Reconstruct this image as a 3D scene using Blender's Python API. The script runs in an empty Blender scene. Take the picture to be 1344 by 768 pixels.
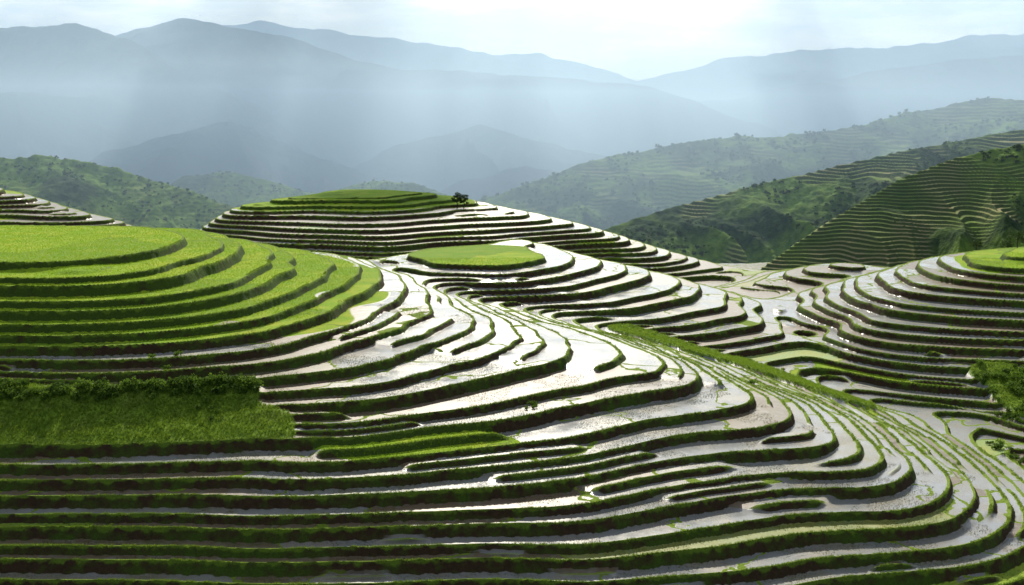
import bpy, math, random, bmesh
import numpy as np
from mathutils import Vector
rng=np.random.default_rng(7); random.seed(7)
F=1441.0; TH=math.atan(234/1441.0)
def ray(u,v):
    a=(u-672)/F; b=(384-v)/F
    return np.array([a, math.cos(TH)+b*math.sin(TH), -math.sin(TH)+b*math.cos(TH)])
def atz(u,v,z):
    d=ray(u,v); t=z/d[2]; return d*t
def aty(u,v,y):
    d=ray(u,v); return d*(y/d[1])
# ---------------- noise
def pn(x,y,seed=0):
    x=np.asarray(x,float); y=np.asarray(y,float)
    xi=np.floor(x).astype(np.int64); yi=np.floor(y).astype(np.int64)
    xf=x-xi; yf=y-yi
    def g(ix,iy,dx,dy):
        h=(ix*374761393+iy*668265263+seed*144269504)&0xffffffff
        h=((h^(h>>13))*1274126177)&0xffffffff
        h=h^(h>>16)
        a=(h&0xffff)/65536.0*2*math.pi
        return np.cos(a)*dx+np.sin(a)*dy
    u=xf*xf*xf*(xf*(xf*6-15)+10); v=yf*yf*yf*(yf*(yf*6-15)+10)
    a=g(xi,yi,xf,yf); b=g(xi+1,yi,xf-1,yf); c=g(xi,yi+1,xf,yf-1); d=g(xi+1,yi+1,xf-1,yf-1)
    return ((a*(1-u)+b*u)*(1-v)+(c*(1-u)+d*u)*v)*1.5
def fbm(x,y,o=4,seed=0,gain=.5):
    s=0;a=1
    for i in range(o):
        s=s+a*pn(x,y,seed+i*17); x=x*2.03; y=y*2.03; a*=gain
    return s
def ss(a,b,x):
    t=np.clip((x-a)/(b-a),0,1); return t*t*(3-2*t)
# ---------------- contour lines of the valley, traced in image pixels per level
C=[
(-20,[(-300,325),(-150,342),(0,345),(80,344),(150,338),(210,328),(243,315),(238,306),(200,300),(100,297),(0,296),(-150,298)]),
(-21,[(-300,345),(-150,360),(0,365),(120,362),(220,346),(285,325),(282,312),(240,300)]),
(-22,[(-200,376),(0,378),(150,375),(260,358),(325,334),(330,320)]),
(-23,[(-200,392),(0,393),(150,392),(280,375),(352,347),(356,332),(330,318)]),
(-24,[(-200,407),(0,408),(180,405),(300,388),(372,360),(383,345),(370,330)]),
(-25,[(-200,424),(0,425),(200,420),(330,400),(410,370),(435,350),(420,336)]),
(-26,[(-200,440),(0,440),(200,437),(340,420),(430,385),(467,360),(465,345),(440,333)]),
(-27,[(-200,457),(0,458),(200,457),(370,435),(460,398),(500,372),(500,354),(475,341)]),
(-28,[(-200,472),(0,473),(220,472),(400,445),(490,410),(528,385),(524,364),(495,346)]),
(-29,[(-200,490),(0,490),(250,487),(430,462),(520,434),(565,407),(556,380),(515,352)]),
(-30,[(-200,510),(0,510),(270,503),(450,485),(560,456),(622,430),(605,405),(560,378),(530,362)]),
(-31,[(-200,530),(0,530),(300,520),(480,505),(600,480),(690,453),(680,437),(630,405),(600,388)]),
(-32,[(-200,550),(0,550),(320,540),(500,527),(650,500),(760,476),(783,462),(740,435),(670,405),(640,393)]),
(-33,[(-200,568),(0,568),(350,560),(520,548),(700,518),(800,500),(865,482),(855,466),(780,435),(690,402)]),
(-34,[(-200,586),(0,586),(360,578),(560,565),(740,540),(870,515),(926,500),(915,483),(840,450),(735,412)]),
(-35,[(-200,610),(0,610),(380,605),(560,595),(750,570),(900,545),(976,524),(968,506),(890,466),(775,424)]),
(-36,[(-200,631),(0,631),(390,630),(600,615),(800,587),(950,565),(1040,556),(1030,535),(970,500),(880,458),(822,436)]),
(-37,[(-200,652),(0,652),(400,652),(620,640),(820,612),(1000,592),(1110,586),(1105,566),(1050,530),(960,485),(865,446)]),
(-38,[(-200,672),(0,672),(400,674),(640,665),(850,640),(1050,617),(1165,603),(1130,565),(1040,515),(905,456)]),
(-39,[(-200,693),(0,693),(420,696),(660,690),(880,668),(1080,645),(1207,625),(1195,602),(1120,545),(1040,505),(955,470)]),
(-40,[(-200,715),(0,715),(450,719),(700,715),(900,695),(1100,672),(1252,648),(1245,622),(1180,570),(1100,522),(1005,478)]),
(-41,[(-200,738),(0,738),(450,745),(720,742),(950,722),(1150,700),(1290,668),(1288,640),(1225,585),(1140,535),(1060,492)]),
(-42,[(-200,762),(0,762),(480,770),(750,768),(980,750),(1200,725),(1328,690),(1325,660),(1265,600),(1190,555)]),
(-44,[(-200,812),(0,812),(500,820),(800,815),(1050,800),(1250,775),(1410,722),(1395,670),(1310,600)]),
(-48,[(-200,905),(0,905),(700,910),(1200,880),(1500,790),(1560,700),(1600,640)]),
# second hill
(-28,[(530,337),(560,346),(622,349),(690,346),(720,337),(690,326),(622,322),(560,326)]),
(-29,[(515,350),(560,359),(630,362),(710,355),(748,341),(740,328),(680,317)]),
(-30,[(600,371),(650,373),(730,366),(776,351),(772,336)]),
(-31,[(620,382),(700,381),(770,371),(808,358),(800,343)]),
(-32,[(660,390),(740,389),(810,379),(847,368),(838,351)]),
(-33,[(710,400),(770,399),(840,389),(882,378),(872,360)]),
(-34,[(755,410),(820,408),(880,398),(912,389),(905,370)]),
(-35,[(790,421),(860,417),(920,407),(947,398),(938,378)]),
(-36,[(835,433),(900,428),(950,419),(982,410),(972,389)]),
(-37,[(880,442),(930,438),(975,430),(1007,421),(1000,399)]),
(-38,[(918,452),(960,448),(1005,441),(1032,433),(1022,410)]),
(-39,[(960,462),(1000,459),(1045,450),(1040,425)]),
(-40,[(1010,473),(1055,466),(1056,444)]),
# right hill
(-27,[(1500,342),(1400,338),(1344,340),(1310,335),(1335,325),(1450,318)]),
(-28,[(1500,356),(1400,352),(1300,350),(1272,340),(1300,328)]),
(-30,[(1500,380),(1400,376),(1300,372),(1235,362),(1205,350),(1230,337)]),
(-32,[(1500,402),(1400,400),(1300,396),(1200,388),(1150,372),(1150,358)]),
(-34,[(1500,426),(1400,425),(1300,421),(1200,412),(1120,396),(1098,380),(1110,366)]),
(-36,[(1500,452),(1400,450),(1300,446),(1200,440),(1110,425),(1070,400),(1062,382)]),
(-38,[(1500,480),(1400,476),(1300,471),(1200,466),(1110,450),(1062,425),(1042,400)]),
(-40,[(1500,510),(1400,506),(1300,500),(1200,494),(1110,479),(1072,462),(1066,445)]),
(-42,[(1500,548),(1400,542),(1300,531),(1200,521),(1140,512),(1100,497)]),
(-43,[(1500,580),(1344,562),(1250,550),(1180,535)]),
(-44.3,[(1600,640),(1400,600),(1330,580),(1260,560)]),
# small dome behind valley
(-34.6,[(1120,345)]),(-36,[(1060,357),(1120,362),(1170,355)]),(-38,[(990,372),(1040,375)]),(-39,[(960,378),(1010,390)]),
# third hill
(-24,[(385,258),(440,263),(520,262),(560,257),(520,250),(440,250)]),
(-26,[(330,270),(400,276),(500,277),(580,270),(620,262)]),
(-28,[(285,283),(360,291),(480,294),(600,287),(690,284)]),
(-30,[(262,298),(360,307),(500,311),(640,302),(735,296)]),
(-32,[(380,322),(500,326),(640,318),(775,308)]),
(-35,[(500,345),(640,338),(740,330),(810,326)]),
(-38,[(780,345),(850,346)]),(-42,[(930,374)]),
(-22,[(-60,243),(0,252)]),(-26,[(90,272),(0,275)]),(-30,[(180,297)]),
]
P=[]
for z,pl in C:
    for u,v in pl: P.append(atz(u,v,z))
def A(x,y,z): P.append(np.array([x,y,z],float))
a=atz(60,320,-20); A(a[0],a[1],-19.5); a=atz(-150,320,-20); A(a[0],a[1],-19.5)
a=atz(622,335,-28); A(a[0],a[1],-27.5)
a=atz(470,256,-24); A(a[0],a[1],-23.5)
a=atz(1400,328,-27); A(a[0],a[1],-26)
# behind main hill & hill 2
A(-95,235,-34);A(-60,235,-35);A(-35,232,-34);A(-125,240,-34);A(-10,262,-36);A(20,262,-40);A(-160,240,-32)
A(-90,255,-36);A(-50,262,-36);A(-93,300,-38);A(-96,330,-42);A(-88,275,-38)
A(-60,400,-50);A(0,400,-52);A(60,380,-54);A(-140,400,-50);A(120,330,-50);A(100,300,-44);A(60,330,-48)
A(-210,420,-50);A(-200,300,-24);A(-260,200,-28);A(150,400,-54);A(230,420,-50);A(190,300,-38);A(180,230,-30);A(240,240,-30)
A(0,470,-58);A(-200,470,-58);A(200,470,-58);A(140,290,-44)
A(-90,58,-52);A(0,55,-56);A(90,60,-62);A(130,100,-55);A(-160,90,-42);A(-170,140,-30)
P=np.array(P)
S=100.0
X=P[:,:2]/S
def K(d2): return 0.5*d2*np.log(d2+1e-12)
n=len(P)
d2=((X[:,None]-X[None])**2).sum(-1)
M=np.zeros((n+3,n+3)); M[:n,:n]=K(d2)+np.eye(n)*6e-4
M[:n,n]=1;M[:n,n+1:]=X;M[n,:n]=1;M[n+1:,:n]=X.T
w=np.linalg.solve(M,np.concatenate([P[:,2],[0,0,0]]))
gx0,gx1,gy0,gy1=-310.,310.,50.,480.; NXc,NYc=420,360
gx=np.linspace(gx0,gx1,NXc); gy=np.linspace(gy0,gy1,NYc)
H=np.zeros((NYc,NXc))
for j in range(NYc):
    q=np.stack([gx/S,np.full(NXc,gy[j]/S)],1)
    dd=((q[:,None]-X[None])**2).sum(-1)
    H[j]=K(dd)@w[:n]+w[n]+q@w[n+1:]
kb=np.exp(-np.arange(-4,5)**2/(2*1.5**2)); kb/=kb.sum()
Hp=np.pad(H,4,'edge'); Hp=sum(kb[i]*Hp[i:i+NYc] for i in range(9)); H=sum(kb[i]*Hp[:,i:i+NXc] for i in range(9))
def bic(G,x,y):
    fx=np.clip((x-gx0)/(gx1-gx0)*(NXc-1),1,NXc-2.001); fy=np.clip((y-gy0)/(gy1-gy0)*(NYc-1),1,NYc-2.001)
    ix=fx.astype(int); iy=fy.astype(int); tx=fx-ix; ty=fy-iy
    ix=np.clip(ix,1,NXc-3); iy=np.clip(iy,1,NYc-3)
    def wt(t): 
        return [(-t+2*t*t-t**3)/2,(2-5*t*t+3*t**3)/2,(t+4*t*t-3*t**3)/2,(-t*t+t**3)/2]
    wx=wt(tx); wy=wt(ty); r=0
    for j in range(4):
        row=0
        for i in range(4): row=row+wx[i]*G[iy+j-1,ix+i-1]
        r=r+wy[j]*row
    return r
GX,GY=np.meshgrid(gx,gy)
tops=[(atz(60,320,-20),45,-20),(atz(-120,320,-20),45,-20),(atz(622,335,-28),15,-28),(atz(465,256,-24),22,-24)]
pm=np.zeros_like(H)
for c,R,zt in tops: pm=np.maximum(pm,ss(R*1.1,R*.6,np.hypot(GX-c[0],GY-c[1]))*ss(zt-.8,zt-.1,H))
H=H+(1-pm)*(0.26*pn(GX/26,GY/26,3)+0.16*pn(GX/11,GY/11,5)+0.05*pn(GX/4.1,GY/4.1,8))
for c,R,zt in tops:
    near=np.hypot(GX-c[0],GY-c[1])<R*1.4
    H=np.where(near,np.minimum(H,zt+.5+.1*np.tanh(H-zt-.5)),H)
dHy,dHx=np.gradient(H,gy[1]-gy[0],gx[1]-gx[0]); G=np.hypot(dHx,dHy)
ks=np.arange(-90,40); ek=ks+rng.uniform(-.22,.22,len(ks)); ek[(ks==-20)|(ks==-28)|(ks==-24)]=np.array([-28,-24,-20])
ek[ks==-19]=-18.9; ek[ks==-27]=-26.9
def distpl(x,y,pl):
    best=np.full(x.shape,1e9)
    for (a,b),(c,d) in zip(pl[:-1],pl[1:]):
        l=(c-a)**2+(d-b)**2; t=np.clip(((x-a)*(c-a)+(y-b)*(d-b))/l,0,1)
        best=np.minimum(best,np.hypot(x-a-t*(c-a),y-b-t*(d-b)))
    return best
def xy(u,v,z): p=atz(u,v,z); return (p[0],p[1])
bankline=[xy(825,438,-36),xy(900,460,-38),xy(970,478,-39),xy(1060,505,-40),xy(1110,525,-40.5)]
rightbank=[xy(1310,480,-38),xy(1335,510,-40),xy(1360,540,-42)]
noseline=np.array(sorted([xy(465,352,-26),xy(500,362,-27),xy(526,374,-28),xy(562,393,-29),xy(620,422,-30),xy(688,447,-31),xy(782,462,-32),xy(864,477,-33),xy(924,494,-34),xy(975,519,-35),xy(1038,550,-36),xy(1110,580,-37),xy(1162,598,-38),xy(1206,618,-39),xy(1252,640,-40),xy(1292,660,-41),xy(1330,680,-42)]))
RWA,RWL,RWH=.47,.035,.36
BWA,BWL,BWH=.34,.022,.2
def terrain(x,y):
    h=bic(H,x,y); g=bic(G,x,y)
    s=np.interp(h,ek,ks.astype(float)); k=np.floor(s); f=s-k
    k0=np.interp(k,ks,ek); k1=np.interp(k+1,ks,ek)
    rw=np.clip(RWA*g,RWL,RWH); bw=np.clip(BWA*g,BWL,BWH)
    r=np.clip((f-(1-rw))/rw,0,1)
    bund=lambda f,bw,rw:.17*np.clip(1-f/bw,0,1)**.7+.17*np.clip((f-1+rw*.3)/(rw*.3),0,1)
    z=k0+(k1-k0)*(r**0.85)+bund(f,bw,rw)
    yn=np.interp(x,noseline[:,0],noseline[:,1]); 
    far=ss(2,6,y-yn)*(x>noseline[0,0])*(y<215)*(h<-28.5)*ss(.34,.24,g)*ss(8,4,y-(195-.62*np.clip(x,0,80)))
    patch=ss(.10,.22,pn(x/22+.37*k,y/14,411))*(y<172)*(h<-28)*ss(.55,.45,g)
    spl=np.maximum(np.maximum(ss(.12,.075,g),far),patch)
    f2=(2*f)%1; hb=np.floor(2*f)*.5
    rw2=np.clip(0.8*g,.05,.3); bw2=np.clip(.8*g,.04,.3)
    r2=np.clip((f2-(1-rw2))/rw2,0,1)
    z2=k0+(k1-k0)*(hb+.5*r2)+bund(f2,bw2,rw2)
    z=z*(1-spl)+z2*spl
    e=pn(x/6,y/6,31)*1.5
    b1=ss(-29.3,-30.0,h)*ss(-34.1,-33.5,h)*ss(-24,-27,x+e*1.5+2*(h+32))*(y<150)
    b2=ss(4.4,3.2,distpl(x,y,bankline)+e*.5)
    b3=ss(4,2.5,distpl(x,y,rightbank)+e)
    bank=np.maximum(np.maximum(b1,b2),b3)
    zs=h+.16*fbm(x/2.6,y/2.6,3,77)
    zb=np.where(b1>0.01, zs*1.0+.5*ss(-31.2,-30.6,h)*ss(-29.9,-30.3,h), zs+.6)
    z=z*(1-bank)+zb*bank
    z=z+((r>0)&(r<1))*.12*fbm(x/.8,y/.8,2,41)
    return z,h,s,g,bank,b1,spl
# ---------------- material helper
class NT:
    def __init__(s,name):
        s.m=bpy.data.materials.new(name); s.m.use_nodes=True; s.t=s.m.node_tree; s.t.nodes.clear()
    def n(s,ty,**kw):
        nd=s.t.nodes.new(ty)
        for k,v in kw.items():
            if k.startswith('_'): setattr(nd,k[1:],v)
        return nd
    def put(s,sock,v):
        if isinstance(v,bpy.types.NodeSocket): s.t.links.new(v,sock)
        elif isinstance(v,(tuple,list)) and len(v)==3 and sock.type=='RGBA': sock.default_value=(*v,1)
        else: sock.default_value=v
    def math(s,op,a,b=0,c=0,clamp=False):
        nd=s.t.nodes.new('ShaderNodeMath'); nd.operation=op; nd.use_clamp=clamp
        for i,v in enumerate((a,b,c)): s.put(nd.inputs[i],v)
        return nd.outputs[0]
    def mix(s,f,a,b):
        nd=s.t.nodes.new('ShaderNodeMix'); nd.data_type='RGBA'
        s.put(nd.inputs[0],f); s.put(nd.inputs[6],a); s.put(nd.inputs[7],b); return nd.outputs[2]
    def mixf(s,f,a,b):
        nd=s.t.nodes.new('ShaderNodeMix'); nd.data_type='FLOAT'
        s.put(nd.inputs[0],f); s.put(nd.inputs[2],a); s.put(nd.inputs[3],b); return nd.outputs[0]
    def mixv(s,f,a,b):
        nd=s.t.nodes.new('ShaderNodeMix'); nd.data_type='VECTOR'
        s.put(nd.inputs[0],f); s.put(nd.inputs[4],a); s.put(nd.inputs[5],b); return nd.outputs[1]
    def rng(s,v,a,b,c=0.,d=1.):
        nd=s.t.nodes.new('ShaderNodeMapRange'); nd.clamp=True
        s.put(nd.inputs[0],v)
        for i,x in enumerate((a,b,c,d)): s.put(nd.inputs[i+1],x)
        return nd.outputs[0]
    def attr(s,name):
        nd=s.t.nodes.new('ShaderNodeAttribute'); nd.attribute_name=name; return nd.outputs['Fac']
    def noise(s,vec,scale,detail=3,rough=.5):
        nd=s.t.nodes.new('ShaderNodeTexNoise'); s.put(nd.inputs['Vector'],vec)
        nd.inputs['Scale'].default_value=scale; nd.inputs['Detail'].default_value=detail; nd.inputs['Roughness'].default_value=rough
        return nd.outputs['Fac']
    def pos(s): return s.t.nodes.new('ShaderNodeNewGeometry').outputs['Position']
    def comb(s,x,y,z):
        nd=s.t.nodes.new('ShaderNodeCombineXYZ')
        for i,v in enumerate((x,y,z)): s.put(nd.inputs[i],v)
        return nd.outputs[0]
    def sep(s,v):
        nd=s.t.nodes.new('ShaderNodeSeparateXYZ'); s.put(nd.inputs[0],v); return nd.outputs
    def out(s,col,rough,bumpv=None,bs=.3,bd=.1,spec=.5,trans=0,flat=None):
        b=s.t.nodes.new('ShaderNodeBsdfPrincipled'); s.put(b.inputs['Base Color'],col); s.put(b.inputs['Roughness'],rough)
        s.put(b.inputs['Specular IOR Level'],spec)
        if bumpv is not None:
            bn=s.t.nodes.new('ShaderNodeBump'); s.put(bn.inputs['Height'],bumpv); s.put(bn.inputs['Strength'],bs); bn.inputs['Distance'].default_value=bd
            no=bn.outputs[0]
            if flat is not None: no=s.mixv(flat[0],no,flat[1])
            s.t.links.new(no,b.inputs['Normal'])
        sh=b.outputs[0]
        if trans:
            tr=s.t.nodes.new('ShaderNodeBsdfTranslucent'); s.put(tr.inputs[0],col); mxs=s.t.nodes.new('ShaderNodeMixShader'); mxs.inputs[0].default_value=trans
            s.t.links.new(sh,mxs.inputs[1]); s.t.links.new(tr.outputs[0],mxs.inputs[2]); sh=mxs.outputs[0]
        o=s.t.nodes.new('ShaderNodeOutputMaterial'); s.t.links.new(sh,o.inputs[0]); return b
def terrace_mat():
    t=NT('terraced_paddies'); p=t.pos(); px,py,pz=t.sep(p)
    s_=t.attr('lvl'); g=t.attr('grad'); bank=t.attr('bank'); green=t.attr('green'); dry=t.attr('dry'); spl=t.attr('split')
    n1=t.noise(p,.9,4); n2=t.noise(p,.08,3); n3=t.noise(p,5,3,.6); n4=t.noise(p,.25,3); n5=t.noise(p,7,2,.6); n6=t.noise(p,1.7,5,.65)
    wob=t.math('MULTIPLY',t.math('SUBTRACT',n1,.5),.9)
    k=t.math('FLOOR',s_); f=t.math('SUBTRACT',s_,k)
    def masks(f,ra,rlo,rhi,ba,blo,bhi):
        rw=t.math('MINIMUM',t.math('MAXIMUM',t.math('MULTIPLY',g,ra),rlo),rhi)
        bw=t.math('MINIMUM',t.math('MAXIMUM',t.math('MULTIPLY',g,ba),blo),bhi)
        riser=t.rng(t.math('ADD',t.math('DIVIDE',t.math('SUBTRACT',f,t.math('SUBTRACT',1,rw)),rw),t.math('MULTIPLY',wob,.5)),-.02,.06)
        rtop=t.rng(t.math('ADD',t.math('DIVIDE',t.math('SUBTRACT',f,t.math('SUBTRACT',1,rw)),rw),t.math('MULTIPLY',wob,1.3)),.72,.92)
        bund=t.rng(t.math('ADD',t.math('DIVIDE',f,bw),wob),1.15,.85)
        return riser,bund,rtop
    rA,bA,tA=masks(f,RWA,RWL,RWH,BWA,BWL,BWH)
    f2=t.math('FRACT',t.math('MULTIPLY',f,2))
    rB,bB,tB=masks(f2,.8,.05,.3,.8,.04,.3)
    sm=t.rng(spl,.25,.6)
    riser=t.mixf(sm,rA,rB); bund=t.mixf(sm,bA,bB); rtop=t.mixf(sm,tA,tB)
    k=t.math('ADD',k,t.math('MULTIPLY',t.math('GREATER_THAN',f,.5),t.math('MULTIPLY',t.math('GREATER_THAN',spl,.4),.5)))
    edge=t.math('MAXIMUM',riser,bund)
    wx=t.math('ADD',px,t.math('MULTIPLY',t.math('SUBTRACT',n4,.5),9)); wy=t.math('ADD',py,t.math('MULTIPLY',t.math('SUBTRACT',t.noise(p,.16,2),.5),9))
    vec=t.comb(wx,wy,t.math('MULTIPLY',k,97.3))
    vo=t.n('ShaderNodeTexVoronoi',_voronoi_dimensions='3D'); t.put(vo.inputs['Vector'],vec); vo.inputs['Scale'].default_value=.040
    ve=t.n('ShaderNodeTexVoronoi',_voronoi_dimensions='3D',_feature='DISTANCE_TO_EDGE'); t.put(ve.inputs['Vector'],vec); ve.inputs['Scale'].default_value=.040
    cross=t.rng(t.math('ADD',ve.outputs['Distance'],t.math('MULTIPLY',wob,.008)),.010,.007)
    r1,r2,r3=t.sep(vo.outputs['Color'])
    isg=t.rng(t.math('SUBTRACT',green,r1),-.02,.02)
    isd=t.rng(t.math('SUBTRACT',dry,r2),-.02,.02)
    st=t.rng(t.math('ADD',n5,t.math('MULTIPLY',n4,.5)),.68,.86)
    st=t.math('MULTIPLY',st,t.rng(r3,.1,.8,.1,1.))
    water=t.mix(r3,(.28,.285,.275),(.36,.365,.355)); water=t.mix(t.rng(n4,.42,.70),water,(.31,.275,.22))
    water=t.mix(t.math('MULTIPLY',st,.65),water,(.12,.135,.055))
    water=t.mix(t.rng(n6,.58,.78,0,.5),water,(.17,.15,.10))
    mud=t.mix(n6,(.12,.085,.052),(.28,.205,.13)); mud=t.mix(t.math('MULTIPLY',st,.75),mud,(.09,.11,.03)); mud=t.mix(t.rng(n1,.5,.7,0,.6),mud,(.30,.28,.24))
    rice=t.mix(n3,(.17,.33,.010),(.35,.54,.028)); rice=t.mix(t.rng(n4,.4,.7),rice,(.43,.50,.04)); rice=t.mix(t.rng(r3,.5,.9,0,.6),rice,(.15,.29,.020))
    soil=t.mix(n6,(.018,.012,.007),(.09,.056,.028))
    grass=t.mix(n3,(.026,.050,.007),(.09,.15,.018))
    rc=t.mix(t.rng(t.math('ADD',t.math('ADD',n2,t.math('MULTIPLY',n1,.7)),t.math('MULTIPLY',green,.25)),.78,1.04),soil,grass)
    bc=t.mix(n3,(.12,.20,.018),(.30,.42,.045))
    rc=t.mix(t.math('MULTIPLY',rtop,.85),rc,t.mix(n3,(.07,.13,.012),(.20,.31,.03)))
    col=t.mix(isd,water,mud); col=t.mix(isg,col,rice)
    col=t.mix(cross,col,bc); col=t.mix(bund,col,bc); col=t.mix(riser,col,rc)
    bgc=t.mix(t.rng(t.math('ADD',t.math('MULTIPLY',n1,.6),t.math('MULTIPLY',n3,.4)),.35,.65),(.10,.19,.016),(.28,.44,.04))
    bgc=t.mix(t.rng(n4,.45,.75,0,.5),bgc,(.20,.20,.06))
    col=t.mix(t.rng(t.math('ADD',bank,t.math('MULTIPLY',wob,.6)),.4,.6),col,bgc)
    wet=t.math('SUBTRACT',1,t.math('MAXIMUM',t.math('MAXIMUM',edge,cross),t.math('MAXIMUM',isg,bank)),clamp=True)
    rwet=t.mixf(isd,t.math('ADD',t.rng(n4,.3,.7,.15,.27),t.math('MULTIPLY',st,.3)),.42)
    rough=t.mixf(wet,.9,rwet)
    spec=t.mixf(wet,.15,t.mixf(isd,.65,.45))
    bs=t.mixf(wet,.9,.10)
    nz=t.comb(t.math('MULTIPLY',t.math('SUBTRACT',n6,.5),.06),t.math('MULTIPLY',t.math('SUBTRACT',n1,.5),.06),1.)
    t.out(col,rough,t.noise(p,3,5,.65),bs,.35,spec,flat=(wet,nz))
    return t.m
def hill_mat():
    t=NT('hillside_vegetation'); p=t.pos(); 
    s_=t.attr('lvl'); tm=t.attr('green')
    f=t.math('FRACT',s_)
    n1=t.noise(p,.25,5,.6); n2=t.noise(p,.018,4,.55); n3=t.noise(p,1.0,3); n4=t.noise(p,.05,4,.6)
    forest=t.mix(t.rng(n1,.35,.65),(.013,.036,.010),(.05,.095,.02))
    grass=t.mix(t.rng(n1,.35,.65),(.08,.16,.018),(.18,.28,.035))
    col=t.mix(t.rng(n2,.42,.54),forest,grass)
    tr=t.mix(t.rng(t.math('ADD',f,t.math('MULTIPLY',n3,.2)),.58,.7),t.mix(t.rng(n4,.35,.65),(.20,.35,.04),(.36,.31,.15)),(.06,.09,.02))
    col=t.mix(t.math('MULTIPLY',tm,t.rng(n4,.3,.55,.45,.95)),col,tr)
    t.out(col,.95,n1,.8,2.0,.1)
    return t.m
def mountain_mat():
    t=NT('distant_mountain'); p=t.pos()
    n1=t.noise(p,.02,6,.6); n2=t.noise(p,.004,4)
    col=t.mix(t.rng(n1,.4,.6),(.010,.022,.014),(.045,.065,.028)); col=t.mix(t.rng(n2,.5,.65),col,(.08,.09,.05))
    t.out(col,1.,n1,.7,12.,.05); return t.m
def leaf_mat(name,a,b,tr=.35):
    t=NT(name); p=t.pos(); r=t.attr('rnd'); n1=t.noise(p,.4,3)
    t.out(t.mix(t.math('ADD',t.math('MULTIPLY',r,.7),t.math('MULTIPLY',n1,.3)),a,b),.7,spec=.2,trans=tr); return t.m
MT=terrace_mat(); MH=hill_mat(); MM=mountain_mat()
def rawmesh(name,co,q,attrs,mat,smooth=True,link=True):
    me=bpy.data.meshes.new(name); me.vertices.add(len(co)); me.vertices.foreach_set('co',co.astype(np.float32).ravel())
    w_=q.shape[1]
    me.loops.add(q.size); me.loops.foreach_set('vertex_index',q.ravel().astype(np.int32))
    me.polygons.add(len(q)); me.polygons.foreach_set('loop_start',(np.arange(len(q))*w_).astype(np.int32))
    me.polygons.foreach_set('use_smooth',np.full(len(q),smooth))
    me.update(calc_edges=True)
    for k,v in attrs.items():
        a=me.attributes.new(k,'FLOAT','POINT'); a.data.foreach_set('value',v.ravel().astype(np.float32))
    me.materials.append(mat); ob=bpy.data.objects.new(name,me); bpy.context.scene.collection.objects.link(ob); return ob
def sheet(name,Xg,Yg,Zg,attrs,mat,smooth=True):
    ny,nx=Xg.shape
    co=np.stack([Xg,Yg,Zg],-1).reshape(-1,3)
    idx=np.arange(ny*nx).reshape(ny,nx)
    q=np.stack([idx[:-1,:-1],idx[:-1,1:],idx[1:,1:],idx[1:,:-1]],-1).reshape(-1,4)
    return rawmesh(name,co,q,attrs,mat,smooth)
# ---------------- near terraces
NR,NA=1400,1300
rr=np.exp(np.linspace(math.log(62),math.log(440),NR)); aa=np.linspace(-.62,.62,NA)
Yg=np.repeat(rr[:,None],NA,1); Xg=Yg*aa[None]
Z,h,s,g,bank,b1,spl=terrain(Xg,Yg)
green=ss(-28.2,-25,h+pn(Xg/14,Yg/14,9)*1.2)*ss(-16,-28,Xg)*(Yg<215)*1.1
c=atz(622,335,-28); green=np.maximum(green,1.2*(np.hypot(Xg-c[0],Yg-c[1])<18)*(s>=-28))
c=atz(470,256,-24); green=np.maximum(green,1.2*ss(-26.5,-25,h)*(Yg>250)*(Yg<350)*(Xg>-90))
green=np.maximum(green,1.2*ss(-28.6,-27.8,h)*(Xg>60))
c=atz(545,578,-34.6); green=np.maximum(green,1.2*(((Xg-c[0])/11.5)**2+((Yg-c[1])/6)**2<1)*(np.floor(s)==-35))
green=np.maximum(green,.035)
dry=.16+.42*ss(0,-30,Xg)*(Yg<160)+.2*ss(-37,-42,h)*(Xg<25)+.3*(Xg>70)*ss(-41,-36,h)
dry=np.where(Yg>230,.8,dry)
terr=sheet('terraced_rice_field',Xg,Yg,Z,dict(lvl=s,grad=g,bank=bank,green=green,dry=dry,split=spl),MT)
# ---------------- vegetation
def scatter(name,tmpl_v,tmpl_f,pos,scale,mat):
    n=len(pos); ang=rng.uniform(0,2*math.pi,n); m=len(tmpl_v)
    c_,s__=np.cos(ang)[:,None],np.sin(ang)[:,None]
    v=np.stack([tmpl_v[None,:,0]*c_-tmpl_v[None,:,1]*s__,tmpl_v[None,:,0]*s__+tmpl_v[None,:,1]*c_,np.repeat(tmpl_v[None,:,2],n,0)],-1)
    v=v*scale[:,None,None]*np.stack([np.ones(n),np.ones(n),rng.uniform(.8,1.25,n)],-1)[:,None,:]+pos[:,None,:]
    f=(tmpl_f[None]+(np.arange(n)*m)[:,None,None]).reshape(-1,tmpl_f.shape[1])
    rnd=np.repeat(rng.uniform(0,1,n),m)
    return rawmesh(name,v.reshape(-1,3),f,dict(rnd=rnd),mat,smooth=False)
def tuft(nb,w,lean):
    v=[];f=[]
    for i in range(nb):
        a=rng.uniform(0,2*math.pi); r=rng.uniform(0,.35); bx,by=r*math.cos(a),r*math.sin(a); p=rng.uniform(0,2*math.pi)
        k=len(v); v+=[(bx-w*math.cos(p),by-w*math.sin(p),-.1),(bx+w*math.cos(p),by+w*math.sin(p),-.1),(bx+lean*math.cos(a)*rng.uniform(.3,1),by+lean*math.sin(a)*rng.uniform(.3,1),rng.uniform(.6,1.1))]; f.append((k,k+1,k+2))
    return np.array(v),np.array(f)
def pick(cond,n,yp=2.0):
    idx=np.flatnonzero(cond.ravel()); wgt=Yg.ravel()[idx]**yp; wgt/=wgt.sum()
    i=rng.choice(idx,size=n,p=wgt)
    j=rng.uniform(-.08,.08,(n,2))
    return np.stack([Xg.ravel()[i]+j[:,0],Yg.ravel()[i]+j[:,1],Z.ravel()[i]],-1)
fr=s-np.floor(s); rwv=np.clip(RWA*g,RWL,RWH); bwv=np.clip(BWA*g,BWL,BWH)
vis=(np.abs(Xg/Yg)<.52)
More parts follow.
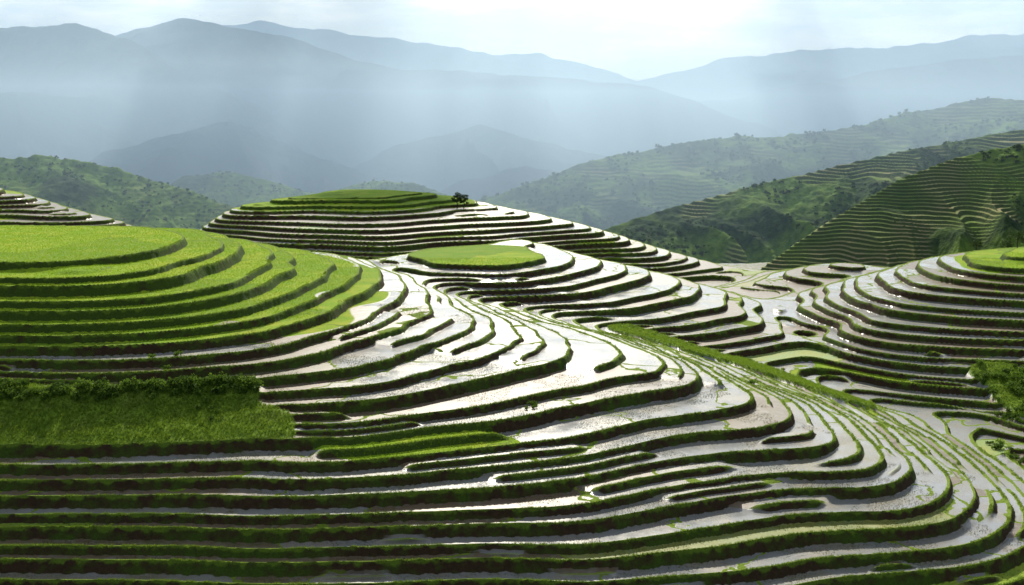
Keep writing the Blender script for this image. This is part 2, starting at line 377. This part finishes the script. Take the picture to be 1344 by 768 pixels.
f2v=(2*fr)%1; bw2v=np.clip(.8*g,.04,.3)
lip=(((fr<bwv*.8)|(fr>1-rwv*.15))|((spl>.6)&(f2v<bw2v*.7)))&(Yg<175)&(bank<.5)&vis&((pn(Xg/7,Yg/7,55)+.5*pn(Xg/2,Yg/2,56))>-.15)
MG=leaf_mat('grass_blades',(.10,.17,.014),(.28,.40,.04),.45); MR=leaf_mat('rice_blades',(.23,.39,.010),(.42,.56,.03),.45)
MF=leaf_mat('tree_foliage',(.018,.040,.010),(.07,.12,.024),.35); MS=leaf_mat('shrub_foliage',(.05,.10,.012),(.17,.28,.03),.4)
MBG=leaf_mat('bank_grass_blades',(.12,.20,.018),(.31,.44,.045),.5)
MST=leaf_mat('stubble',(.07,.09,.02),(.24,.25,.08),.3)
tv,tf=tuft(6,.09,.5); p_=pick(lip,72000,1.3); scatter('grass',tv,tf,p_,rng.uniform(.08,.20,len(p_)),MG)
tv,tf=tuft(7,.07,.4); p_=pick((bank>.5)&vis,28000,1.2); scatter('bank_grass',tv,tf,p_,rng.uniform(.12,.34,len(p_)),MBG)
tread=(green>.8)&(fr>bwv)&(fr<1-rwv)&(Yg<215)&(Xg>-110)&(bank<.1)
tv,tf=tuft(5,.06,.3); p_=pick(tread,60000,1.6); scatter('rice_plants',tv,tf,p_,rng.uniform(.14,.26,len(p_)),MR)
stb=(green<.3)&(fr>bwv*1.2)&(fr<1-rwv*1.1)&(Yg<165)&vis&(bank<.05)&(spl<.2)&((pn(Xg/9+3*np.floor(s),Yg/9,301)+.5*pn(Xg/2,Yg/2,302))>.05)
tv,tf=tuft(4,.10,.3); p_=pick(stb,60000,1.6); scatter('rice_stubble',tv,tf,p_,rng.uniform(.06,.12,len(p_)),MST)
def crown(nl,rad,hgt,ls,clumps=7):
    v=[];f=[]
    cs=[(rng.uniform(-.6,.6)*rad,rng.uniform(-.6,.6)*rad,rng.uniform(.35,.9)*hgt,rng.uniform(.35,.6)*rad) for _ in range(clumps)]
    for i in range(nl):
        cx,cy,cz,cr_=cs[i%clumps]; d=rng.normal(size=3); d/=np.linalg.norm(d); d*=cr_*rng.uniform(.5,1.05)
        c=np.array([cx,cy,cz])+d*np.array([1,1,.8]); a=rng.normal(size=3);a/=np.linalg.norm(a); b=np.cross(a,rng.normal(size=3)); b/=np.linalg.norm(b); l=ls*rng.uniform(.6,1.3)
        k=len(v); v+=[c-a*l,c+b*l*.6,c+a*l,c-b*l*.6]; f.append((k,k+1,k+2,k+3))
    k=len(v)
    for zz,r in((-.3*hgt,.05*rad),(hgt*.8,.02*rad)):
        for q in range(4): v.append(np.array([r*2*math.cos(q*math.pi/2),r*2*math.sin(q*math.pi/2),zz]))
    for q in range(4): f.append((k+q,k+(q+1)%4,k+4+(q+1)%4,k+4+q))
    return np.array(v),np.array(f)
cv,cf=crown(120,1.,1.1,.22,6)
hedge=(b1>.5)&(h>-31.0)&(h<-30.2)&vis
p_=pick(hedge,190,1.); scatter('hedge',cv,cf,p_,rng.uniform(.35,.85,len(p_)),MS)
sp_=[]
for u,v,zz,n_ in ((700,535,-33.7,4),(992,497,-36,3),(215,468,-27.6,4),(1325,545,-42.5,14),(1335,600,-44,10),(1315,585,-44,8),(275,545,-32.5,5)):
    q=atz(u,v,zz)
    for _ in range(n_):
        xx,yy=q[0]+rng.normal()*1.0,q[1]+rng.normal()*1.2; sp_.append([xx,yy,float(terrain(np.array([[xx]]),np.array([[yy]]))[0][0,0])])
scatter('shrubs',cv,cf,np.array(sp_),rng.uniform(.3,.65,len(sp_)),MS)
rb=(distpl(Xg,Yg,rightbank)<4)
p_=pick(rb&vis,60,1.); scatter('shrubs',cv,cf,p_,rng.uniform(.4,.9,len(p_)),MS)
def zat(x,y): return float(terrain(np.array([[x]]),np.array([[y]]))[0][0,0])
MB=NT('bark'); MB.out((.07,.05,.035),.9,MB.noise(MB.pos(),6,4),.6,.05,.2); MB=MB.m
def tree(x,y,z,H_,R_,seed,nl=900,name='broadleaf_tree'):
    r=random.Random(seed)
    root=bpy.data.objects.new(name,None); bpy.context.scene.collection.objects.link(root); root.location=(x,y,z)
    v=[];f=[]
    def limb(p0,p1,r0,r1,seg=4):
        p0=Vector(p0);p1=Vector(p1); d=(p1-p0); ax=d.orthogonal().normalized(); bx=d.normalized().cross(ax); k=len(v)
        for i in range(seg+1):
            t=i/seg; c=p0+d*t+Vector((r.uniform(-1,1),r.uniform(-1,1),0))*r0*.5*(0<i<seg); rad=r0+(r1-r0)*t
            for q in range(6): a=q*math.pi/3; v.append(c+(ax*math.cos(a)+bx*math.sin(a))*rad)
        for i in range(seg):
            for q in range(6): f.append((k+i*6+q,k+i*6+(q+1)%6,k+i*6+6+(q+1)%6,k+i*6+6+q))
    limb((0,0,-.4),(0,0,H_*.75),H_*.035,H_*.012)
    cl=[]
    for i in range(9):
        a=i*2.4+r.uniform(-.4,.4); z0=H_*(.25+.5*i/9); l=R_*r.uniform(.5,.85)*(1-.35*i/9); e=(l*math.cos(a),l*math.sin(a),z0+l*.5)
        limb((0,0,z0),e,H_*.014,H_*.004,3); cl.append((*e,R_*r.uniform(.28,.45)))
    cl.append((0,0,H_*.82,R_*.4))
    me=bpy.data.meshes.new('trunk'); me.from_pydata(v,[],f); me.materials.append(MB); o=bpy.data.objects.new('trunk',me); o.parent=root; bpy.context.scene.collection.objects.link(o)
    lv=[];lf=[];rn=[]
    for i in range(nl):
        cx,cy,cz,cr_=cl[i%len(cl)]; d=rng.normal(size=3); d/=np.linalg.norm(d); c=np.array([cx,cy,cz])+d*cr_*rng.uniform(.4,1.1)*np.array([1,1,.75])
        a=rng.normal(size=3);a/=np.linalg.norm(a); b=np.cross(a,rng.normal(size=3)); b/=np.linalg.norm(b); l=H_*.03*rng.uniform(.7,1.4); k=len(lv)
        lv+=[c-a*l,c+b*l*.6,c+a*l,c-b*l*.6]; lf.append((k,k+1,k+2,k+3)); rn+=[rng.uniform()]*4
    o=rawmesh('foliage',np.array(lv),np.array(lf),dict(rnd=np.array(rn)),MF,smooth=False); o.parent=root
def tree_at(u,v,y,H_,R_,seed):
    p=aty(u,v,y); tree(p[0],p[1],zat(p[0],p[1])-.1,H_,R_,seed)
tree_at(600,265,318,5.2,1.8,1); tree_at(609,265,318,4.6,1.7,2)
tree_at(1281,330,232,3.0,1.5,3); tree_at(1335,326,230,4.0,2.4,4); tree_at(1322,326,236,3.4,1.8,5); tree_at(1237,340,250,2.2,1.3,6)
# ---------------- hills and mountains
def ridge(name,pts,Wf,Wb,df,db,na,lam,seed,mat,step=None,nx=500,ny=160,tmask=0,crest=.0,tb=0):
    w_=np.array([aty(*p) for p in pts]); o=np.argsort(w_[:,0]); w_=w_[o]
    x=np.linspace(w_[0,0],w_[-1,0],nx)
    yc=np.interp(x,w_[:,0],w_[:,1]); zc=np.interp(x,w_[:,0],w_[:,2])
    kk=np.hanning(max(5,nx//28)|1); kk/=kk.sum(); pd=len(kk)//2
    yc=np.convolve(np.pad(yc,pd,'edge'),kk,'valid'); zc=np.convolve(np.pad(zc,pd,'edge'),kk,'valid')
    t=np.linspace(-1,1,ny)[:,None]
    off=np.where(t<0,t*Wf,t*Wb)
    Xr=np.repeat(x[None],ny,0); Yr=yc[None]+off
    d=np.where(t<0,(-t)**.95*df,t*db)
    base=zc[None]-d
    a=np.clip(np.abs(t)*2.5,0,1)*np.ones_like(Xr)
    wx=Xr+lam*.6*pn(Xr/lam/1.5,Yr/lam/1.5,seed+5)
    sp=1-2*np.abs(pn(wx/lam,Yr/lam/3.,seed))
    sp2=1-2*np.abs(pn(wx/lam*2.3,Yr/lam/1.2,seed+3))
    z=base+na*a*(sp*.7+sp2*.3-.6)+crest*fbm(Xr/lam*2,Yr/lam*2,4,seed+9)
    if step:
        tm=tmask*ss(-.10+tb,.12+tb,pn(Xr/55,Yr/55,seed+40)+.3*pn(Xr/16,Yr/16,seed+41))
        s_=(z+2.2*pn(Xr/32,Yr/32,seed+7)+.6*pn(Xr/11,Yr/11,seed+8))/step; k=np.floor(s_); f=s_-k
        zz=z+step*(np.clip((f-.55)/.45,0,1)-f); z=zz*tm+(z+.7*fbm(Xr/5,Yr/5,3,seed+50))*(1-tm)
        at=dict(lvl=s_,green=tm)
    else: at=dict(lvl=z,green=0*z)
    ob=sheet(name,Xr,Yr,z,at,mat)
    return Xr,Yr,z,at['green']
dv,df_=crown(46,1.,1.2,.34,5)
FP=[];FS=[]
def woods(R,n,smin,smax,cond=None,bias=0):
    Xr,Yr,z,tm=R; m=(tm<.3)
    dens=(pn(Xr/35,Yr/35,99)+.5*pn(Xr/9,Yr/9,98))>bias-.1
    m=m&dens
    idx=np.flatnonzero(m.ravel()); i=rng.choice(idx,n)
    FP.append(np.stack([Xr.ravel()[i]+rng.uniform(-1,1,n),Yr.ravel()[i]+rng.uniform(-1,1,n),z.ravel()[i]-.5],-1)); FS.append(rng.uniform(smin,smax,n)*rng.uniform(.5,1,n))
R=ridge('terraced_hill',[(930,400,390),(985,362,400),(1050,314,410),(1100,282,415),(1180,234,420),(1250,207,425),(1344,188,430),(1500,165,440),(1700,150,440)],110,140,60,60,20,45,11,MH,step=1.3,tmask=1,nx=800,ny=460,tb=.02); woods(R,6000,.4,1.2,bias=.05)
R=ridge('terraced_hill',[(740,330,520),(790,302,530),(900,266,550),(1000,241,560),(1100,216,570),(1180,198,580),(1240,188,590),(1344,168,600),(1600,120,620)],180,200,70,80,26,60,21,MH,step=1.8,tmask=1,nx=800,ny=420,tb=.02); woods(R,6000,.5,1.4,bias=.05)
R=ridge('forested_hill',[(560,300,900),(640,262,900),(700,237,920),(800,206,950),(835,198,960),(960,181,980),(1100,170,1000),(1180,150,1020),(1290,130,1040),(1344,130,1050),(1600,110,1050)],330,300,120,100,40,100,31,MH,crest=3,step=3,tmask=.5,ny=300,tb=.1); woods(R,8000,1.0,2.6,bias=-.1)
R=ridge('forested_hill',[(-300,190,600),(-100,200,620),(0,205,640),(60,205,650),(130,214,650),(200,234,650),(270,258,650),(330,280,650),(420,330,650)],200,200,80,80,18,45,41,MH,crest=1.5,step=2,tmask=.25,ny=240,tb=.15); woods(R,6000,.6,1.5,bias=-.3)
R=ridge('forested_hill',[(180,260,850),(240,231,850),(290,225,850),(350,235,860),(400,249,870),(460,262,880),(540,300,880)],200,200,80,80,14,50,51,MH,crest=1.5); woods(R,2500,.8,1.8,bias=-.5)
R=ridge('forested_hill',[(400,275,900),(450,246,900),(490,236,900),(540,239,900),(590,256,900),(640,280,900)],200,200,80,80,14,50,61,MH,crest=1.5); woods(R,2500,.8,1.8,bias=-.5)
FP=np.concatenate(FP);FS=np.concatenate(FS); scatter('forest_trees',dv,df_,FP,FS,MF)
ridge('mountain',[(60,260,1300),(130,205,1350),(200,180,1400),(300,160,1450),(380,190,1450),(470,225,1450),(600,262,1400)],400,400,120,120,60,120,71,MM,crest=6,ny=220)
ridge('mountain',[(500,280,1350),(600,240,1380),(690,214,1400),(740,222,1400),(820,250,1400),(900,280,1400)],400,400,120,120,50,110,171,MM,crest=6,ny=220)
ridge('mountain',[(380,270,1700),(470,215,1700),(560,178,1720),(620,166,1720),(720,186,1720),(830,214,1700),(940,250,1700)],500,400,150,150,80,150,181,MM,crest=7,ny=220)
ridge('mountain',[(-200,120,1600),(-60,130,1600),(60,148,1600),(150,178,1600),(240,215,1600),(330,262,1600)],450,400,150,150,80,150,191,MM,crest=7,ny=220)
ridge('mountain',[(-500,30,1900),(-200,45,1900),(0,38,1900),(110,36,1900),(165,55,1900),(260,100,1850),(340,145,1800),(400,190,1750),(460,240,1700),(520,290,1700)],800,600,330,250,160,230,81,MM,crest=10,ny=260)
ridge('mountain',[(-100,120,2300),(60,75,2300),(180,35,2300),(240,22,2300),(330,36,2300),(420,62,2300),(520,90,2300),(600,91,2300),(700,95,2300),(760,101,2300),(800,108,2250),(860,116,2200),(930,140,2150),(1015,170,2100),(1100,215,2050),(1160,260,2050)],900,700,380,300,180,250,91,MM,crest=8,ny=300)
ridge('mountain',[(780,190,2700),(860,150,2700),(960,125,2700),(1080,108,2700),(1200,82,2700),(1344,72,2700),(1700,60,2700)],900,700,300,300,140,300,101,MM,crest=10)
ridge('mountain',[(700,140,3400),(860,98,3400),(960,76,3400),(1050,66,3400),(1150,60,3400),(1344,42,3400),(1700,30,3400)],900,700,300,300,120,300,111,MM,crest=12)
ridge('mountain',[(60,60,3500),(200,36,3500),(350,28,3500),(480,46,3500),(600,62,3500),(700,72,3500),(780,86,3500),(830,103,3400),(930,150,3400),(1000,190,3400)],900,700,300,300,120,300,121,MM,crest=12)
gxx=np.linspace(-9000,9000,80); gyy=np.linspace(-3000,12000,80); GXX,GYY=np.meshgrid(gxx,gyy)
sheet('ground',GXX,GYY,-160+0*GXX,dict(),MM)
# ---------------- haze: a thin high layer and a denser mist in the valleys
def haze(name,x0,x1,y0,y1,z0,z1,dens,hc,an,emi):
    me=bpy.data.meshes.new(name)
    vs=[(x,y,z) for z in(z0,z1) for y in(y0,y1) for x in(x0,x1)]
    me.from_pydata(vs,[],[(0,2,3,1),(4,5,7,6),(0,1,5,4),(2,6,7,3),(0,4,6,2),(1,3,7,5)])
    hz=bpy.data.objects.new(name,me); bpy.context.scene.collection.objects.link(hz)
    m=bpy.data.materials.new(name); m.use_nodes=True; nt=m.node_tree; nt.nodes.clear()
    o=nt.nodes.new('ShaderNodeOutputMaterial')
    vsn=nt.nodes.new('ShaderNodeVolumeScatter'); va=nt.nodes.new('ShaderNodeVolumeAbsorption'); ad=nt.nodes.new('ShaderNodeAddShader'); em=nt.nodes.new('ShaderNodeEmission'); a2=nt.nodes.new('ShaderNodeAddShader')
    vsn.inputs['Color'].default_value=(*hc,1); vsn.inputs['Density'].default_value=dens; vsn.inputs['Anisotropy'].default_value=an
    va.inputs['Color'].default_value=(*hc,1); va.inputs['Density'].default_value=dens
    em.inputs[0].default_value=(*emi,1); em.inputs[1].default_value=dens  # glow added to the medium, standing in for multiply scattered skylight
    nt.links.new(vsn.outputs[0],ad.inputs[0]); nt.links.new(va.outputs[0],ad.inputs[1]); nt.links.new(ad.outputs[0],a2.inputs[0]); nt.links.new(em.outputs[0],a2.inputs[1]); nt.links.new(a2.outputs[0],o.inputs['Volume']); me.materials.append(m)
haze('haze',-6000,6000,350,3900,-159,300,.00045,(.56,.77,.97),.62,(.015,.042,.085))
haze('valley_mist',-5500,5500,520,3800,-158,45,.00080,(.66,.84,.98),.62,(.03,.07,.11))
# ---------------- unseen blobs added above the view to cast light shafts and shade
bm=bmesh.new(); bmesh.ops.create_icosphere(bm,subdivisions=4,radius=1); ico=np.array([v.co[:] for v in bm.verts]); icf=np.array([[v.index for v in f.verts] for f in bm.faces]); bm.free()
el=math.radians(36); az=math.radians(-1)
d=Vector((math.sin(az)*math.cos(el),math.cos(az)*math.cos(el),math.sin(el)))
cvx=[];cfx=[];nb=0
def shade_cloud(sx,sy,r,zc=950):
    global nb
    t=(zc+60)/d.z; cx,cy=sx+d.x*t,sy+d.y*t
    n_=fbm(ico[:,0]*1.7+nb*3.1+ico[:,2],ico[:,1]*1.7+ico[:,2]*1.3,4,200+nb)
    v=ico*(1+.45*n_)[:,None]*np.array([r,r*1.15,r*.28])+np.array([cx,cy,zc])
    cfx.append(icf+len(ico)*nb); cvx.append(v); nb+=1
for i in range(66):
    sy=rng.uniform(950,3400); sx=rng.uniform(-.8,.75)*sy*.65
    cen=abs(sx-sy*.05)<sy*.12
    shade_cloud(sx,sy,rng.uniform(30,95)*(.5+sy/3000)*(.55 if cen else (1.5 if sx<0 else 1.05)))
shade_cloud(150,450,26); shade_cloud(-38,276,22)  # placed to throw shade on the right ridge and the third hill
MC=NT('shade_cloud_mat'); MC.out((.85,.85,.87),1.,spec=0,trans=.3); MC=MC.m
rawmesh('shade_clouds',np.concatenate(cvx),np.concatenate(cfx),{},MC)
# ---------------- sun and sky
L=bpy.data.lights.new('sun','SUN'); L.energy=5; L.angle=math.radians(.6); L.color=(1,.93,.80)
so=bpy.data.objects.new('sun',L); so.rotation_euler=d.to_track_quat('Z','Y').to_euler(); bpy.context.scene.collection.objects.link(so)
W=bpy.data.worlds.new('World'); bpy.context.scene.world=W; W.use_nodes=True; nt=W.node_tree; nt.nodes.clear()
sk=nt.nodes.new('ShaderNodeTexSky'); sk.sky_type='NISHITA'; sk.sun_disc=False; sk.sun_elevation=el; sk.sun_rotation=az; sk.dust_density=1; sk.air_density=1.0; sk.ozone_density=2
def wn(t): return nt.nodes.new(t)
l=nt.links.new
tc=wn('ShaderNodeTexCoord'); mp=wn('ShaderNodeMapping'); mp.inputs['Scale'].default_value=(1,1,4)
no=wn('ShaderNodeTexNoise'); no.inputs['Scale'].default_value=6.5; no.inputs['Detail'].default_value=7; no.inputs['Roughness'].default_value=.58
cr=wn('ShaderNodeMapRange'); cr.inputs[1].default_value=.42; cr.inputs[2].default_value=.64; cr.inputs[3].default_value=.10
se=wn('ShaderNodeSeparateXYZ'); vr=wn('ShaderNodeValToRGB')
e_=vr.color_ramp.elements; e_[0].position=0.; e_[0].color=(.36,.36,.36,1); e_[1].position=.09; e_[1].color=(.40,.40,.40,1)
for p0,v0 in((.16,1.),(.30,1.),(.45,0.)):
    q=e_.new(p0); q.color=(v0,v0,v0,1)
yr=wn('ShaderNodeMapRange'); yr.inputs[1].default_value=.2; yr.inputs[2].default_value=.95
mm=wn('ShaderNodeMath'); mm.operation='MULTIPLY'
cc=wn('ShaderNodeMix'); cc.data_type='RGBA'; cc.inputs[6].default_value=(5.2,5.3,5.4,1); cc.inputs[7].default_value=(42,37.5,32,1)  # cream glow band added ahead, above the view, to brighten water reflections
mx=wn('ShaderNodeMix'); mx.data_type='RGBA'
bg=wn('ShaderNodeBackground'); bg.inputs[1].default_value=.1; ow=wn('ShaderNodeOutputWorld')
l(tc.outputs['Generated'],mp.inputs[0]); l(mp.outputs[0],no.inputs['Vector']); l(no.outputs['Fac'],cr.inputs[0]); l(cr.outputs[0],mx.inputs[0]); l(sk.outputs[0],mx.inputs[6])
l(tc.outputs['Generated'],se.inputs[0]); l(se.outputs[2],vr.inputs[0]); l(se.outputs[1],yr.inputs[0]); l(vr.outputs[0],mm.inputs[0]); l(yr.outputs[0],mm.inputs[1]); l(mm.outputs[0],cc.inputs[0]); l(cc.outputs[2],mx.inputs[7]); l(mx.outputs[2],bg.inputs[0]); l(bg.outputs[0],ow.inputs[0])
# ---------------- camera
cam=bpy.data.cameras.new('camera'); cam.lens=36*F/1344; cam.sensor_width=36; cam.clip_end=30000; cam.clip_start=1
co=bpy.data.objects.new('camera',cam); co.rotation_euler=(math.pi/2-TH,0,0); bpy.context.scene.collection.objects.link(co)
sc=bpy.context.scene; sc.camera=co; sc.view_settings.view_transform='Standard'; sc.view_settings.look='None'; sc.view_settings.exposure=0
